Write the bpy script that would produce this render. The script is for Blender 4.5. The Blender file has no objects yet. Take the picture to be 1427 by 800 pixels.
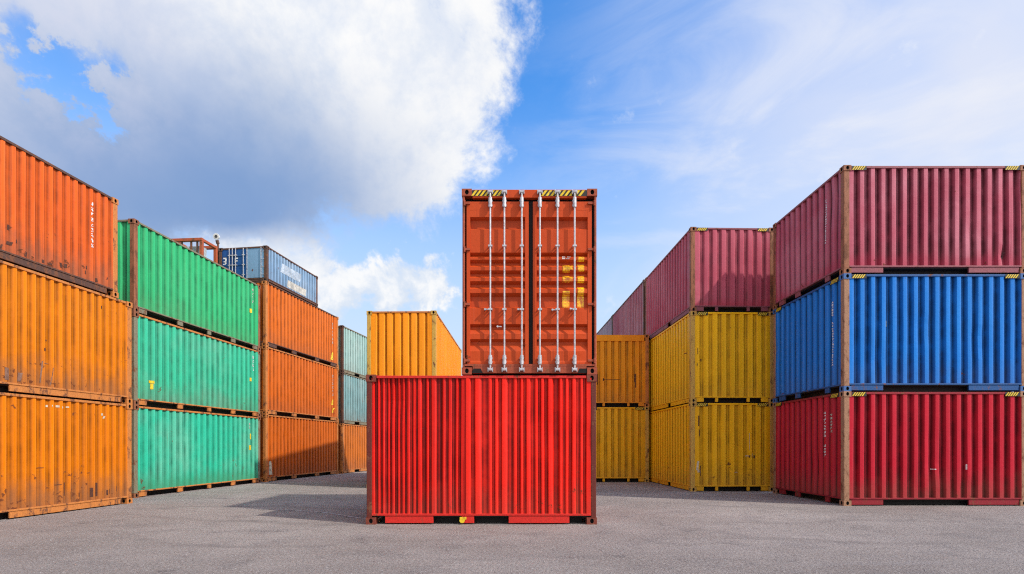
import bpy, math, random
from mathutils import Vector, noise as mnoise

C = bpy.context.scene.collection
SCN = bpy.context.scene
R = math.radians

# ------------------------------------------------------------------ node helpers
class NT:
    def __init__(s, tree):
        s.t = tree; s.n = tree.nodes; s.l = tree.links
    def node(s, kind, **kw):
        n = s.n.new(kind)
        for k, v in kw.items(): setattr(n, k, v)
        return n
    def put(s, sock, v):
        if isinstance(v, bpy.types.NodeSocket): s.l.new(v, sock)
        elif v is not None:
            if isinstance(v, (tuple, list)) and len(v) == 3 and sock.type == 'RGBA': v = (*v, 1)
            sock.default_value = v
    def m(s, op, a, b=None, c=None, clamp=False):
        n = s.node('ShaderNodeMath', operation=op, use_clamp=clamp)
        for i, v in enumerate((a, b, c)): s.put(n.inputs[i], v)
        return n.outputs[0]
    def v(s, op, a, b=None, out=0):
        n = s.node('ShaderNodeVectorMath', operation=op)
        s.put(n.inputs[0], a)
        if b is not None: s.put(n.inputs[1], b)
        return n.outputs[out]
    def mix(s, f, a, b, mode='MIX'):
        n = s.node('ShaderNodeMix', data_type='RGBA', blend_type=mode)
        s.put(n.inputs[0], f); s.put(n.inputs[6], a); s.put(n.inputs[7], b)
        return n.outputs[2]
    def ramp(s, x, a, b, lo=0.0, hi=1.0, smooth=True):
        n = s.node('ShaderNodeMapRange', interpolation_type='SMOOTHSTEP' if smooth else 'LINEAR')
        s.put(n.inputs[0], x)
        for i, v in enumerate((a, b, lo, hi)): s.put(n.inputs[i + 1], v)
        return n.outputs[0]
    def noise(s, vec, scale, detail=4, rough=0.55, dist=0.0, out=0):
        n = s.node('ShaderNodeTexNoise')
        s.put(n.inputs['Vector'], vec); n.inputs['Scale'].default_value = scale
        n.inputs['Detail'].default_value = detail; n.inputs['Roughness'].default_value = rough
        n.inputs['Distortion'].default_value = dist
        return n.outputs[out]

def new_mat(name):
    m = bpy.data.materials.new(name); m.use_nodes = True
    m.node_tree.nodes.clear(); return m, NT(m.node_tree)

def finish(m, T, col, rough, metal=0.0, normal=None, spec=0.5):
    b = T.node('ShaderNodeBsdfPrincipled'); o = T.node('ShaderNodeOutputMaterial')
    T.put(b.inputs['Base Color'], col); T.put(b.inputs['Roughness'], rough); T.put(b.inputs['Metallic'], metal)
    b.inputs['Specular IOR Level'].default_value = spec
    if normal is not None: T.put(b.inputs['Normal'], normal)
    T.l.new(b.outputs[0], o.inputs[0]); return m

def bump(T, h, strength, dist):
    n = T.node('ShaderNodeBump'); T.put(n.inputs['Height'], h)
    n.inputs['Strength'].default_value = strength; n.inputs['Distance'].default_value = dist
    return n.outputs[0]

RUST = (0.16, 0.045, 0.016); RUST2 = (0.055, 0.02, 0.012)

def paint(name, col, seed, fade=None, fade_amt=0.35, rust=0.3, streak=0.35, grime=0.5, rough=0.42, valley_shade=0.52, ridge_light=0.22, drift_amt=0.40, low=0.0, lowcol=None):
    """Weathered sheet-metal paint: fading, rain streaks, painted shade in the grooves and highlights on the ribs, rust scabs low down."""
    m, T = new_mat(name)
    tc = T.node('ShaderNodeTexCoord').outputs['Object']
    p = T.v('ADD', tc, (seed * 7.31, seed * 3.17, seed * 1.93))
    z = T.node('ShaderNodeSeparateXYZ'); T.l.new(tc, z.inputs[0]); z = z.outputs[2]
    big = T.noise(p, 0.55, 4, 0.6)
    c = T.mix(T.ramp(big, 0.38, 0.72, 0, fade_amt), col, fade or tuple(min(1, x * 0.85 + 0.04) for x in col))
    # broad panel-to-panel tone drift
    pv = T.v('MULTIPLY', p, (3.1, 3.1, 0.05))
    drift = T.noise(pv, 1.0, 2, 0.5)
    c = T.mix(T.ramp(drift, 0.3, 0.7, 0, drift_amt), c, tuple(x * 0.72 for x in col))
    # vertical streaks
    sv = T.v('MULTIPLY', p, (14, 14, 0.55))
    st = T.noise(sv, 1.0, 4, 0.62)
    c = T.mix(T.ramp(st, 0.54, 0.74, 0, streak), c, tuple(x * 0.42 + 0.012 for x in col))
    c = T.mix(T.ramp(st, 0.46, 0.28, 0, streak * 0.45), c, tuple(min(1, x * 1.05 + 0.03) for x in col))
    # shade in the grooves, painted into the colour
    at = T.node('ShaderNodeAttribute'); at.attribute_name = 'valley_shade'
    gv = T.m('MULTIPLY', T.m('MAXIMUM', at.outputs['Fac'], 0.0), T.ramp(T.noise(p, 2.3, 3), 0.3, 0.7, valley_shade * 1.0, valley_shade * 1.7))
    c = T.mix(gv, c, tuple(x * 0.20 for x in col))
    rg = T.m('MULTIPLY', T.m('MAXIMUM', T.m('MULTIPLY', at.outputs['Fac'], -1.0), 0.0), T.ramp(st, 0.35, 0.6, ridge_light, ridge_light * 0.45))  # highlight along the rib edges, painted into the colour
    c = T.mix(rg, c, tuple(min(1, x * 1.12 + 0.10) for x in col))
    # low band
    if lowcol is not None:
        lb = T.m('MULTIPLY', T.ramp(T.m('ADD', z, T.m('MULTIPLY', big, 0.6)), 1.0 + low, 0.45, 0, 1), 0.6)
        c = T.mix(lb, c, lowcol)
    grn = T.noise(T.v('MULTIPLY', p, (3, 3, 1.4)), 1.6, 4, 0.65)
    gm = T.m('MULTIPLY', T.ramp(T.m('SUBTRACT', T.m('MULTIPLY', grn, 1.1), z), -0.35, 0.45), grime)
    c = T.mix(gm, c, (0.13, 0.075, 0.05))
    # rust scabs
    rn = T.noise(p, 5.5, 6, 0.68)
    reg = T.noise(T.v('ADD', p, (11, 5, 3)), 0.9, 2)
    bias = T.ramp(z, 0.1, 1.3, 0.085, 0.0)
    rv = T.m('ADD', T.m('ADD', rn, bias), T.m('MULTIPLY', T.m('SUBTRACT', reg, 0.5), 0.34))
    th = 0.76 - 0.15 * rust
    rm = T.ramp(rv, th, th + 0.045)
    rc = T.mix(T.noise(p, 22, 3), RUST2, RUST)
    c = T.mix(T.m('MULTIPLY', rm, 0.9), c, rc)
    # runs below the scabs
    rs = T.noise(T.v('MULTIPLY', p, (16, 16, 0.8)), 1.0, 3, 0.5)
    rr = T.m('MULTIPLY', T.ramp(rs, 0.60, 0.74), T.ramp(reg, 0.48, 0.68, 0, 0.75 * min(1, rust)))
    c = T.mix(rr, c, (0.20, 0.075, 0.03))
    # chips
    chip = T.ramp(T.noise(p, 27, 4, 0.6), 0.705, 0.735, 0, 0.55)
    c = T.mix(chip, c, (0.10, 0.06, 0.045))
    ro = T.m('ADD', T.m('MULTIPLY', rm, 0.35), T.ramp(T.noise(p, 3.1, 4), 0.2, 0.8, rough, rough + 0.2))
    bh = T.noise(p, 11, 4, 0.6)
    return finish(m, T, c, ro, 0.0, bump(T, bh, 0.35, 0.012), 0.18)

def rusty(name, col, seed, amt=0.5, rough=0.7):
    """Frame steel: worn paint over mottled rust."""
    m, T = new_mat(name)
    tc = T.node('ShaderNodeTexCoord').outputs['Object']
    p = T.v('ADD', tc, (seed * 5.1, seed * 2.3, seed * 4.7))
    n1 = T.noise(T.v('MULTIPLY', p, (1, 1, 0.45)), 7, 7, 0.68)
    n2 = T.noise(p, 34, 4, 0.6)
    c = T.mix(T.ramp(n2, 0.3, 0.7), tuple(x * 0.75 for x in col), col)
    r = T.mix(n2, RUST2, (0.24, 0.095, 0.045))
    k = T.ramp(T.m('ADD', n1, T.m('MULTIPLY', T.m('SUBTRACT', n2, 0.5), 0.3)), 0.62 - 0.25 * amt, 0.74 - 0.25 * amt)
    c = T.mix(k, c, r)
    return finish(m, T, c, T.m('ADD', T.m('MULTIPLY', k, 0.2), rough - 0.1), 0.0, bump(T, n2, 0.5, 0.006), 0.3)

def plain(name, col, rough=0.6, metal=0.0, var=0.3, scale=18, wear=None):
    m, T = new_mat(name)
    tc = T.node('ShaderNodeTexCoord').outputs['Object']
    n = T.noise(tc, scale, 5, 0.65)
    c = T.mix(T.ramp(n, 0.3, 0.7), tuple(x * (1 - var) for x in col), col)
    if wear is not None:
        c = T.mix(T.ramp(T.noise(tc, 13, 6, 0.7), wear, wear + 0.06), c, (0.11, 0.06, 0.04))
    return finish(m, T, c, T.ramp(n, 0.2, 0.8, rough - 0.08, rough + 0.08), metal, None, 0.4)

DARK = plain('underside steel', (0.018, 0.015, 0.014), 0.8)
HOLE = plain('casting hollow', (0.008, 0.007, 0.007), 0.9)
WHITE = plain('stencil white', (0.78, 0.76, 0.74), 0.6, wear=0.70)
FAINT = plain('worn stencil', (0.52, 0.50, 0.42), 0.65, wear=0.56)
YEL = plain('hazard yellow', (0.80, 0.55, 0.02), 0.5, wear=0.60)
BLK = plain('hazard black', (0.022, 0.02, 0.018), 0.6)
RUBBER = plain('door gasket', (0.014, 0.013, 0.014), 0.75)
ZINC = plain('zinc rod', (0.56, 0.55, 0.57), 0.42, 0.5, 0.35, 22, wear=0.62)
CREAM = plain('worn cream lettering', (0.62, 0.58, 0.47), 0.65, wear=0.55)

# ------------------------------------------------------------------ mesh helpers
class MB:
    def __init__(s): s.v = []; s.f = []; s.mi = []; s.val = []
    def vert(s, p, val=0.0):
        s.v.append(tuple(p)); s.val.append(val); return len(s.v) - 1
    def face(s, idx, mi=0): s.f.append(tuple(idx)); s.mi.append(mi)
    def quad(s, pts, mi=0): s.face([s.vert(p) for p in pts], mi)
    def box(s, x0, x1, y0, y1, z0, z1, mi=0):
        b = [s.vert(p) for p in ((x0,y0,z0),(x1,y0,z0),(x1,y1,z0),(x0,y1,z0),(x0,y0,z1),(x1,y0,z1),(x1,y1,z1),(x0,y1,z1))]
        for q in ((0,3,2,1),(4,5,6,7),(0,1,5,4),(1,2,6,5),(2,3,7,6),(3,0,4,7)): s.face([b[i] for i in q], mi)
    def tube(s, a, b, r, n=12, r2=None, mi=0, caps=True):
        a = Vector(a); b = Vector(b); d = (b - a).normalized()
        t = Vector((1, 0, 0)) if abs(d.x) < 0.8 else Vector((0, 1, 0))
        u = d.cross(t).normalized(); w = d.cross(u); r2 = r if r2 is None else r2
        A = [s.vert(a + (u * math.cos(k * math.tau / n) + w * math.sin(k * math.tau / n)) * r) for k in range(n)]
        B = [s.vert(b + (u * math.cos(k * math.tau / n) + w * math.sin(k * math.tau / n)) * r2) for k in range(n)]
        for k in range(n): s.face((A[k], A[(k + 1) % n], B[(k + 1) % n], B[k]), mi)
        if caps: s.face(A[::-1], mi); s.face(B, mi)
    def mesh(s, name, mats, bevel=0.0, smooth=False):
        me = bpy.data.meshes.new(name); me.from_pydata(s.v, [], s.f)
        for m in (mats if isinstance(mats, (list, tuple)) else [mats]): me.materials.append(m)
        me.polygons.foreach_set('material_index', s.mi)
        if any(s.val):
            a = me.attributes.new('valley_shade', 'FLOAT', 'POINT'); a.data.foreach_set('value', s.val)
        if smooth: me.polygons.foreach_set('use_smooth', [True] * len(s.f))
        me.update(); return me

def link(name, me, parent=None, bevel=0.0):
    o = bpy.data.objects.new(name, me); C.objects.link(o)
    if parent: o.parent = parent
    if bevel:
        b = o.modifiers.new('bevel', 'BEVEL'); b.width = bevel; b.segments = 2; b.limit_method = 'ANGLE'
    return o

def thing(name, label, cat, loc, rz=0, group=None):
    o = bpy.data.objects.new(name, None); C.objects.link(o)
    o.location = loc; o.rotation_euler = (0, 0, rz); o.empty_display_size = 0.3
    o['label'] = label; o['category'] = cat
    if group: o['group'] = group
    return o

# ------------------------------------------------------------------ container kit
CA, CB, CH = 0.170, 0.162, 0.118      # corner casting size
_cast = {}
def casting_mesh(mat):
    if mat.name in _cast: return _cast[mat.name]
    m = MB(); a, b, h = CA / 2, CB / 2, CH
    n = 16
    for (ax, bx, L_, D_) in (((1,0),(0,-1),a,b), ((0,1),(1,0),b,a), ((-1,0),(0,1),a,b), ((0,-1),(-1,0),b,a)):
        rim, inn, out = [], [], []
        for k in range(n):
            t = k * math.tau / n; cu, cz = math.cos(t), math.sin(t)
            eu, ez = 0.030 * cu, h / 2 + 0.040 * cz
            q = max(abs(cu) / 1.0, abs(cz) / 1.0); ou, oz = L_ * cu / q, h / 2 + (h / 2) * cz / q
            def P(u, z, d): return (ax[0] * u + bx[0] * (D_ - d), ax[1] * u + bx[1] * (D_ - d), z)
            rim.append(m.vert(P(eu, ez, 0))); inn.append(m.vert(P(eu, ez, 0.045))); out.append(m.vert(P(ou, oz, 0)))
        for k in range(n):
            j = (k + 1) % n
            m.face((out[k], out[j], rim[j], rim[k])); m.face((rim[k], rim[j], inn[j], inn[k]), 1)
        m.face(inn, 1)
    m.quad(((-a,-b,h),(a,-b,h),(a,b,h),(-a,b,h))); m.quad(((-a,-b,0),(-a,b,0),(a,b,0),(a,-b,0)))
    _cast[mat.name] = m.mesh('corner_casting', [mat, HOLE]); return _cast[mat.name]

class Face:
    """One wall of a container: u along it, z up, d inwards."""
    def __init__(s, side, w, d):
        s.side = side
        s.len = w if side in 'FB' else d
        s.o, s.u, s.n = {'F': ((-w/2,-d/2),(1,0),(0,-1)), 'R': ((w/2,-d/2),(0,1),(1,0)),
                         'B': ((w/2,d/2),(-1,0),(0,1)), 'L': ((-w/2,d/2),(0,-1),(-1,0))}[side]
    def P(s, u, z, d): 
        return (s.o[0] + s.u[0]*u - s.n[0]*d, s.o[1] + s.u[1]*u - s.n[1]*d, z)
    def box(s, m, u0, u1, z0, z1, d0, d1, mi=0):
        b = [m.vert(s.P(*p)) for p in ((u0,z0,d0),(u1,z0,d0),(u1,z0,d1),(u0,z0,d1),(u0,z1,d0),(u1,z1,d0),(u1,z1,d1),(u0,z1,d1))]
        for q in ((0,3,2,1),(4,5,6,7),(0,1,5,4),(1,2,6,5),(2,3,7,6),(3,0,4,7)): m.face([b[i] for i in q], mi)

class Corr:
    """Corrugated sheet profile with small dents, used for the sheet itself and for marks painted on it."""
    def __init__(s, face, u0, u1, pitch, depth, rnd, dents=3, wave=0.004, widths=None, shape=(0.30, 0.17, 0.36, 0.17), inset=0.014, big=None, jit=0.04):
        s.face, s.u0, s.u1, s.depth, s.inset = face, u0, u1, depth, inset
        s.seed = rnd.random() * 100; s.wave = wave
        s.pts = [(u0, 0.0, 0.3)]; u = u0 + pitch * 0.12; i = 0; s.flats = []
        while u < u1 - pitch * 0.6:
            p = (widths[i % len(widths)] if widths else pitch) * (1 + rnd.uniform(-0.035, 0.035)); i += 1
            if u + p > u1 - 0.01: break
            a, b, c, e = (q * p for q in shape)
            lv = 1 + rnd.uniform(-jit, jit); s.flats.append((u, u + a))
            s.pts += [(u, 0.0, 0.12), (u + a * 0.5, 0.0, 0.0), (u + a, 0.0, -1.0), (u + a + b, lv, 1.0), (u + a + b + c * 0.5, lv, 0.45), (u + a + b + c, lv, 1.0)]
            u += p
        s.pts.append((min(u, u1 - 0.004), 0.0, 0.1)); s.pts.append((u1, 0.0, 0.3))
        s.pts = sorted(set(s.pts))
        s.dents = [(rnd.uniform(u0, u1), rnd.uniform(0.3, 2.2), rnd.uniform(0.08, 0.3), rnd.uniform(0.006, 0.028)) for _ in range(dents)]
        if big: s.dents += big
    def prof(s, u):
        P = s.pts
        if u <= P[0][0]: return 0.0
        for k in range(1, len(P)):
            if u <= P[k][0]:
                a, b = P[k-1], P[k]
                return a[1] + (b[1]-a[1]) * (u-a[0]) / max(1e-6, b[0]-a[0])
        return 0.0
    def off(s, u, z):
        d = s.wave * mnoise.noise((u * 0.9 + s.seed, z * 0.8, s.seed)) + s.wave * 0.5 * mnoise.noise((u * 4 + s.seed, z * 2.3, 3.3))
        for (a, b, r, h) in s.dents: d += h * math.exp(-((u-a)**2 + ((z-b)*0.7)**2) / (r*r))
        return d
    def d(s, u, z): return s.inset + s.prof(u) * s.depth + s.off(u, z)
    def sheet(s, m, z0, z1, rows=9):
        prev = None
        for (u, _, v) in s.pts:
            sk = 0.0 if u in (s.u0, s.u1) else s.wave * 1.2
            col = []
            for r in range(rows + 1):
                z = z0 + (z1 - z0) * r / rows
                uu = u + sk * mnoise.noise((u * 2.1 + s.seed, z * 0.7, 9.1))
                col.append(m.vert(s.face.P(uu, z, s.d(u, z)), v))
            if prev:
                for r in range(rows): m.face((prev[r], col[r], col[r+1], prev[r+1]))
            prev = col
    def mark(s, m, u0, u1, z0, z1, lift=0.007, mi=0, rows=3, sk=0.0):
        us = sorted({u0, u1} | {p[0] for p in s.pts if u0 < p[0] < u1})
        prev = None
        for u in us:
            col = [m.vert(s.face.P(u + sk * r / rows, z0 + (z1-z0)*r/rows, s.d(u + sk * r / rows, z0 + (z1-z0)*r/rows) - lift)) for r in range(rows+1)]
            if prev:
                for r in range(rows): m.face((prev[r], col[r], col[r+1], prev[r+1]), mi)
            prev = col
    def flat_near(s, u): return min(s.flats, key=lambda f: abs((f[0]+f[1])/2 - u))

def glyph_column(corr, u, z_top, z_bot, mat, parent, rnd, cell=0.075, width=0.055, gaps=()):
    """A column of small stencilled characters, too small to read."""
    m = MB(); f = corr.flat_near(u); uc = (f[0] + f[1]) / 2; z = z_top
    w = min(width, (f[1] - f[0]) * 0.86)
    while z - cell > z_bot:
        if not any(a >= z - cell / 2 >= b for a, b in gaps):
            h = cell * 0.72; q = w / 3
            bits = [[rnd.random() < 0.62 for _ in range(3)] for _ in range(4)]
            for r in range(4):
                c = 0
                while c < 3:
                    if bits[r][c]:
                        e = c
                        while e + 1 < 3 and bits[r][e+1]: e += 1
                        corr.mark(m, uc - w/2 + c*q, uc - w/2 + (e+1)*q, z - h*(r+1)/4, z - h*r/4, rows=1)
                        c = e + 1
                    else: c += 1
        z -= cell
    if m.f: link('lettering', m.mesh('lettering', mat), parent)

def hazard(face, u0, u1, z0, z1, d, parent, n=6, lean=0.06):
    m = MB()
    m.quad([face.P(u0, z0, d), face.P(u1, z0, d), face.P(u1, z1, d), face.P(u0, z1, d)], 1)
    p = (u1 - u0 - lean) / n
    for k in range(n):
        a = u0 + k * p
        m.quad([face.P(a, z0+0.004, d-0.003), face.P(a + p*0.55, z0+0.004, d-0.003), face.P(a + p*0.55 + lean, z1-0.004, d-0.003), face.P(a + lean, z1-0.004, d-0.003)], 0)
    link('hazard_stripe', m.mesh('hazard_stripe', [YEL, BLK]), parent)

GAPS = ((0.0, 0.36), (0.5, 0.62), (0.74, 1.0))
def container(label, group, cx, cy, z, rz, w, d, h, mat, post, frame=None, seed=1, pitch=0.26, depth=0.04, rails=None,
              faces='FRBL', widths=None, shape=None, dents=3, hz='', cast=None, low=0.15, wave=0.004, big=None, rail=0.065, sub='shipping_container', cat='shipping container', hzlen=0.32, P=0.125, jit=0.04):
    """Builds one container; returns (root, {side: Corr})."""
    rnd = random.Random(seed); root = thing(sub, label, cat, (cx, cy, z), rz, group)
    frame = frame or mat; cast = cast or post; rails = rails or {}
    sheets = {}
    for s in 'FRBL':
        f = Face(s, w, d); L = f.len
        nm = 'end_panel' if (s in 'FB') == (w < d) else 'side_panel'
        if s in faces:
            c = Corr(f, P - 0.015, L - P + 0.015, pitch[s] if isinstance(pitch, dict) else pitch, depth, rnd, dents if s in 'FR' or s == 'L' else 0, wave,
                     (widths or {}).get(s), (shape or {}).get(s, (0.30, 0.17, 0.36, 0.17)), big=(big or {}).get(s), jit=jit)
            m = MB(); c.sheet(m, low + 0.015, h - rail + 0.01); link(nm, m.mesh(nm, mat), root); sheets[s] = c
            m = MB(); f.box(m, CA + 0.004, L - CA - 0.004, h - rail, h - 0.016, 0.003, 0.07); link('top_rail', m.mesh('top_rail', frame), root, 0.004)
        m = MB()
        f.box(m, P + 0.003, L - P - 0.003, low - 0.008, low + 0.026, 0.004, 0.09)
        for (a, b) in rails.get(s, ((0.0, 1.0),)):
            u0 = CA + 0.006 + a * (L - 2*CA - 0.012); u1 = CA + 0.006 + b * (L - 2*CA - 0.012)
            f.box(m, u0, u1, 0.022, low - 0.010, 0.016, 0.05)
        link('bottom_rail', m.mesh('bottom_rail', frame), root, 0.004)
        if s in hz:
            hl = hzlen
            hazard(f, CA + 0.01, CA + 0.01 + hl, h - max(rail, 0.065) - 0.045, h - 0.020, -0.002, root, 5)
            hazard(f, L - CA - 0.01 - hl, L - CA - 0.01, h - max(rail, 0.065) - 0.045, h - 0.020, -0.002, root, 5)
    m = MB(); m.box(-w/2 + 0.05, w/2 - 0.05, -d/2 + 0.05, d/2 - 0.05, low - 0.03, low + 0.02); link('floor', m.mesh('floor', DARK), root)
    m = MB(); m.box(-w/2 + 0.22, w/2 - 0.22, -d/2 + 0.22, d/2 - 0.22, 0.012, low - 0.032); link('underframe', m.mesh('underframe', DARK), root)
    m = MB(); n = max(3, int(d / 0.28)); zt = h - 0.03
    for k in range(n):          # roof sheet with shallow cross ribs
        y0 = -d/2 + 0.06 + (d - 0.12) * k / n; y1 = -d/2 + 0.06 + (d - 0.12) * (k + 1) / n; dy = y1 - y0
        for a, b, za, zb in ((0, .35, 0, 0), (.35, .5, 0, -.018), (.5, .85, -.018, -.018), (.85, 1, -.018, 0)):
            m.quad([(-w/2+.06, y0+a*dy, zt+za), (w/2-.06, y0+a*dy, zt+za), (w/2-.06, y0+b*dy, zt+zb), (-w/2+.06, y0+b*dy, zt+zb)])
    link('roof', m.mesh('roof', mat), root)
    for sx in (-1, 1):
        for sy in (-1, 1):
            m = MB(); x = sx * (w/2 - 0.006); y = sy * (d/2 - 0.006); x2 = x - sx * P; y2 = y - sy * P
            m.box(min(x, x2), max(x, x2), min(y, y2), max(y, y2), CH - 0.004, h - CH + 0.004)
            link('corner_post', m.mesh('corner_post', post), root, 0.012)
            for zz in (0.0, h - CH):
                o = link('corner_casting', casting_mesh(cast), root, 0.006)
                o.location = (sx * (w/2 + 0.004 - CA/2), sy * (d/2 + 0.004 - CB/2), zz)
    return root, sheets

def along(px, py, ang, side, w, d):
    """centre of a box whose front corner (right one for side=-1, left one for side=+1) is at px,py."""
    ca, sa = math.cos(ang), math.sin(ang)
    x, y = side * w / 2, d / 2
    return px + x * ca - y * sa, py + x * sa + y * ca

# colours of the frames
P_TAN = rusty('tan worn post', (0.36, 0.19, 0.11), 3, 0.40)
P_RUST = rusty('rust brown post', (0.30, 0.11, 0.05), 5, 0.55)
P_ORA = rusty('orange worn post', (0.56, 0.20, 0.05), 7, 0.42)
P_DARK = rusty('dark brown post', (0.10, 0.05, 0.035), 9, 0.5)
P_YEL = rusty('yellow worn post', (0.60, 0.36, 0.07), 11, 0.30)
P_GRN = rusty('green grey post', (0.22, 0.20, 0.13), 13, 0.45)

rnd = random.Random(77)
GL = 'containers in the stacked rows on the left'
GR = 'containers in the stacked rows on the right'
GM = 'containers standing in the middle of the yard'
SEG = {'R': ((0.0, 0.30), (0.36, 0.42), (0.55, 0.98)), 'F': ((0.0, 0.2), (0.8, 1.0))}

# ---------- left row, first stack (nearest the camera)
a = -R(5.0); w, d = 2.44, 6.2
cx, cy = along(-8.78 - 6.2 * math.sin(R(5.0)), 12.61 - 6.2 * math.cos(R(5.0)), a, -1, w, d)
m1 = paint('amber paint low', (0.70, 0.180, 0.0012), 1, (0.76, 0.235, 0.004), 0.4, 0.60, 0.50, 0.60)
m2 = paint('amber paint mid', (0.74, 0.200, 0.0012), 2, (0.80, 0.250, 0.004), 0.3, 0.50, 0.42, 0.50)
m3 = paint('vermilion paint', (0.72, 0.110, 0.009), 3, (0.76, 0.17, 0.03), 0.5, 0.50, 0.55, 0.5)
A1, sA1 = container('amber container on the ground at far left, chipped along its top edge', GL, cx, cy, 0, a, w, d, 2.29, m1, P_ORA, P_ORA, 21, 0.185, 0.032, SEG)
A2, sA2 = container('amber container, middle of the far left stack, blue-grey scrapes at its foot', GL, cx, cy, 2.29, a, w, d, 2.34, m2, P_ORA, P_ORA, 22, 0.185, 0.032, SEG)
A3, sA3 = r3, s3 = container('reddish orange container topping the far left stack, with a white column of lettering', GL, cx + 0.4 * math.sin(a), cy - 0.4 * math.cos(a), 4.63, a, w, d, 2.20, m3, P_ORA, P_DARK, 23, 0.185, 0.032, SEG)
glyph_column(s3['R'], 6.2 - 0.72, 1.85, 0.75, WHITE, r3, rnd, 0.11, 0.09)

# ---------- left row, green stack
a = -R(5.2); w, d = 2.44, 5.82
cx, cy = along(-9.56, 13.80, a, -1, w, d)
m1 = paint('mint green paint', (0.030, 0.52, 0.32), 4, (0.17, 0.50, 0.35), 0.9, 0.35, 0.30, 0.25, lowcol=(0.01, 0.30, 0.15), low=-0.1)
m2 = paint('sea green paint', (0.040, 0.50, 0.285), 5, (0.20, 0.45, 0.32), 0.75, 0.25, 0.25, 0.3)
m3 = paint('emerald paint', (0.032, 0.45, 0.165), 6, (0.07, 0.46, 0.20), 0.5, 0.08, 0.18, 0.2)
GSEG = {'R': ((0.0, 0.05), (0.26, 0.30), (0.5, 0.53), (0.72, 0.76), (0.95, 1.0))}
g1, s1 = container('mint green container on the ground, lowest of the green stack, with two yellow labels', GL, cx, cy, 0, a, w, d, 2.36, m1, P_GRN, P_ORA, 31, 0.26, 0.038, GSEG, cast=P_RUST)
g2, s2 = container('sea green container in the middle of the green stack, grey bleached near its left end', GL, cx, cy, 2.36, a, w, d, 2.36, m2, P_GRN, P_ORA, 32, 0.26, 0.038, GSEG, cast=P_RUST)
g3, s3 = container('clean emerald green container on top of the green stack', GL, cx, cy, 4.72, a, w, d, 2.36, m3, P_RUST, P_GRN, 33, 0.26, 0.038, GSEG, cast=P_RUST)
glyph_column(s3['R'], 5.25, 2.12, 1.5, FAINT, g3, rnd, 0.14, 0.07)
glyph_column(s2['R'], 5.25, 2.12, 1.45, WHITE, g2, rnd, 0.14, 0.07)
glyph_column(s1['R'], 5.25, 2.12, 1.85, FAINT, g1, rnd, 0.12, 0.07)
for s, root, lst in ((s3, g3, ((5.2, 1.25, 0.09, 0.14),)), (s2, g2, ((5.2, 1.22, 0.09, 0.12), (0.55, 0.62, 0.15, 0.07), (0.60, 0.46, 0.06, 0.15))), (s1, g1, ((5.15, 1.55, 0.13, 0.2), (5.1, 1.18, 0.18, 0.16)))):
    for (u, z, ww, hh) in lst:
        m = MB(); s['R'].mark(m, u, u + ww, z, z + hh); link('sticker', m.mesh('sticker', YEL), root)

# ---------- left row, burnt orange stack
a = -R(8.4); w, d = 2.44, 5.76
cx, cy = along(-8.99, 19.92, a, -1, w, d)
m1 = paint('burnt orange low', (0.60, 0.115, 0.004), 7, (0.62, 0.17, 0.03), 0.4, 0.3, 0.3, 0.3)
m2 = paint('burnt orange mid', (0.64, 0.125, 0.005), 8, (0.66, 0.17, 0.03), 0.3, 0.15, 0.2, 0.2)
m3 = paint('burnt orange top', (0.66, 0.135, 0.006), 9, (0.70, 0.19, 0.03), 0.3, 0.12, 0.2, 0.2)
CSEG = {'R': ((0.0, 0.1), (0.3, 0.36), (0.64, 0.70), (0.9, 1.0))}
c1, s1 = container('burnt orange container on the ground, its lower half shadowed, beside the mint green one', GL, cx, cy, 0, a, w, d, 2.48, m1, P_ORA, P_ORA, 41, 0.24, 0.036, CSEG)
c2, s2 = container('plain burnt orange container in the middle of its stack, yellow scrawl at its far end', GL, cx, cy, 2.48, a, w, d, 2.50, m2, P_ORA, P_ORA, 42, 0.24, 0.036, CSEG)
c3, s3 = container('burnt orange container carrying the small blue container on its roof', GL, cx, cy, 4.98, a, w, d, 2.38, m3, P_ORA, P_DARK, 43, 0.24, 0.036, CSEG)
glyph_column(s3['R'], 5.2, 2.0, 0.95, FAINT, c3, rnd, 0.17, 0.09)
glyph_column(s2['R'], 5.2, 2.1, 1.05, FAINT, c2, rnd, 0.17, 0.09)
for s, root, lst in ((s3, c3, ((5.05, 0.28, 0.2, 0.14), (5.12, 0.42, 0.1, 0.22), (4.98, 0.24, 0.08, 0.08))), (s2, c2, ((5.12, 0.72, 0.13, 0.25), (5.15, 0.36, 0.08, 0.24), (5.2, 0.5, 0.16, 0.08)))):
    m = MB()
    for (u, z, ww, hh) in lst: s['R'].mark(m, u, u + ww, z, z + hh, sk=0.05)
    link('painted_mark', m.mesh('painted_mark', YEL), root)
m = MB(); s1['R'].mark(m, 0.26, 0.42, 0.25, 0.75, sk=-0.05); link('painted_mark', m.mesh('painted_mark', CREAM), c1)

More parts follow.
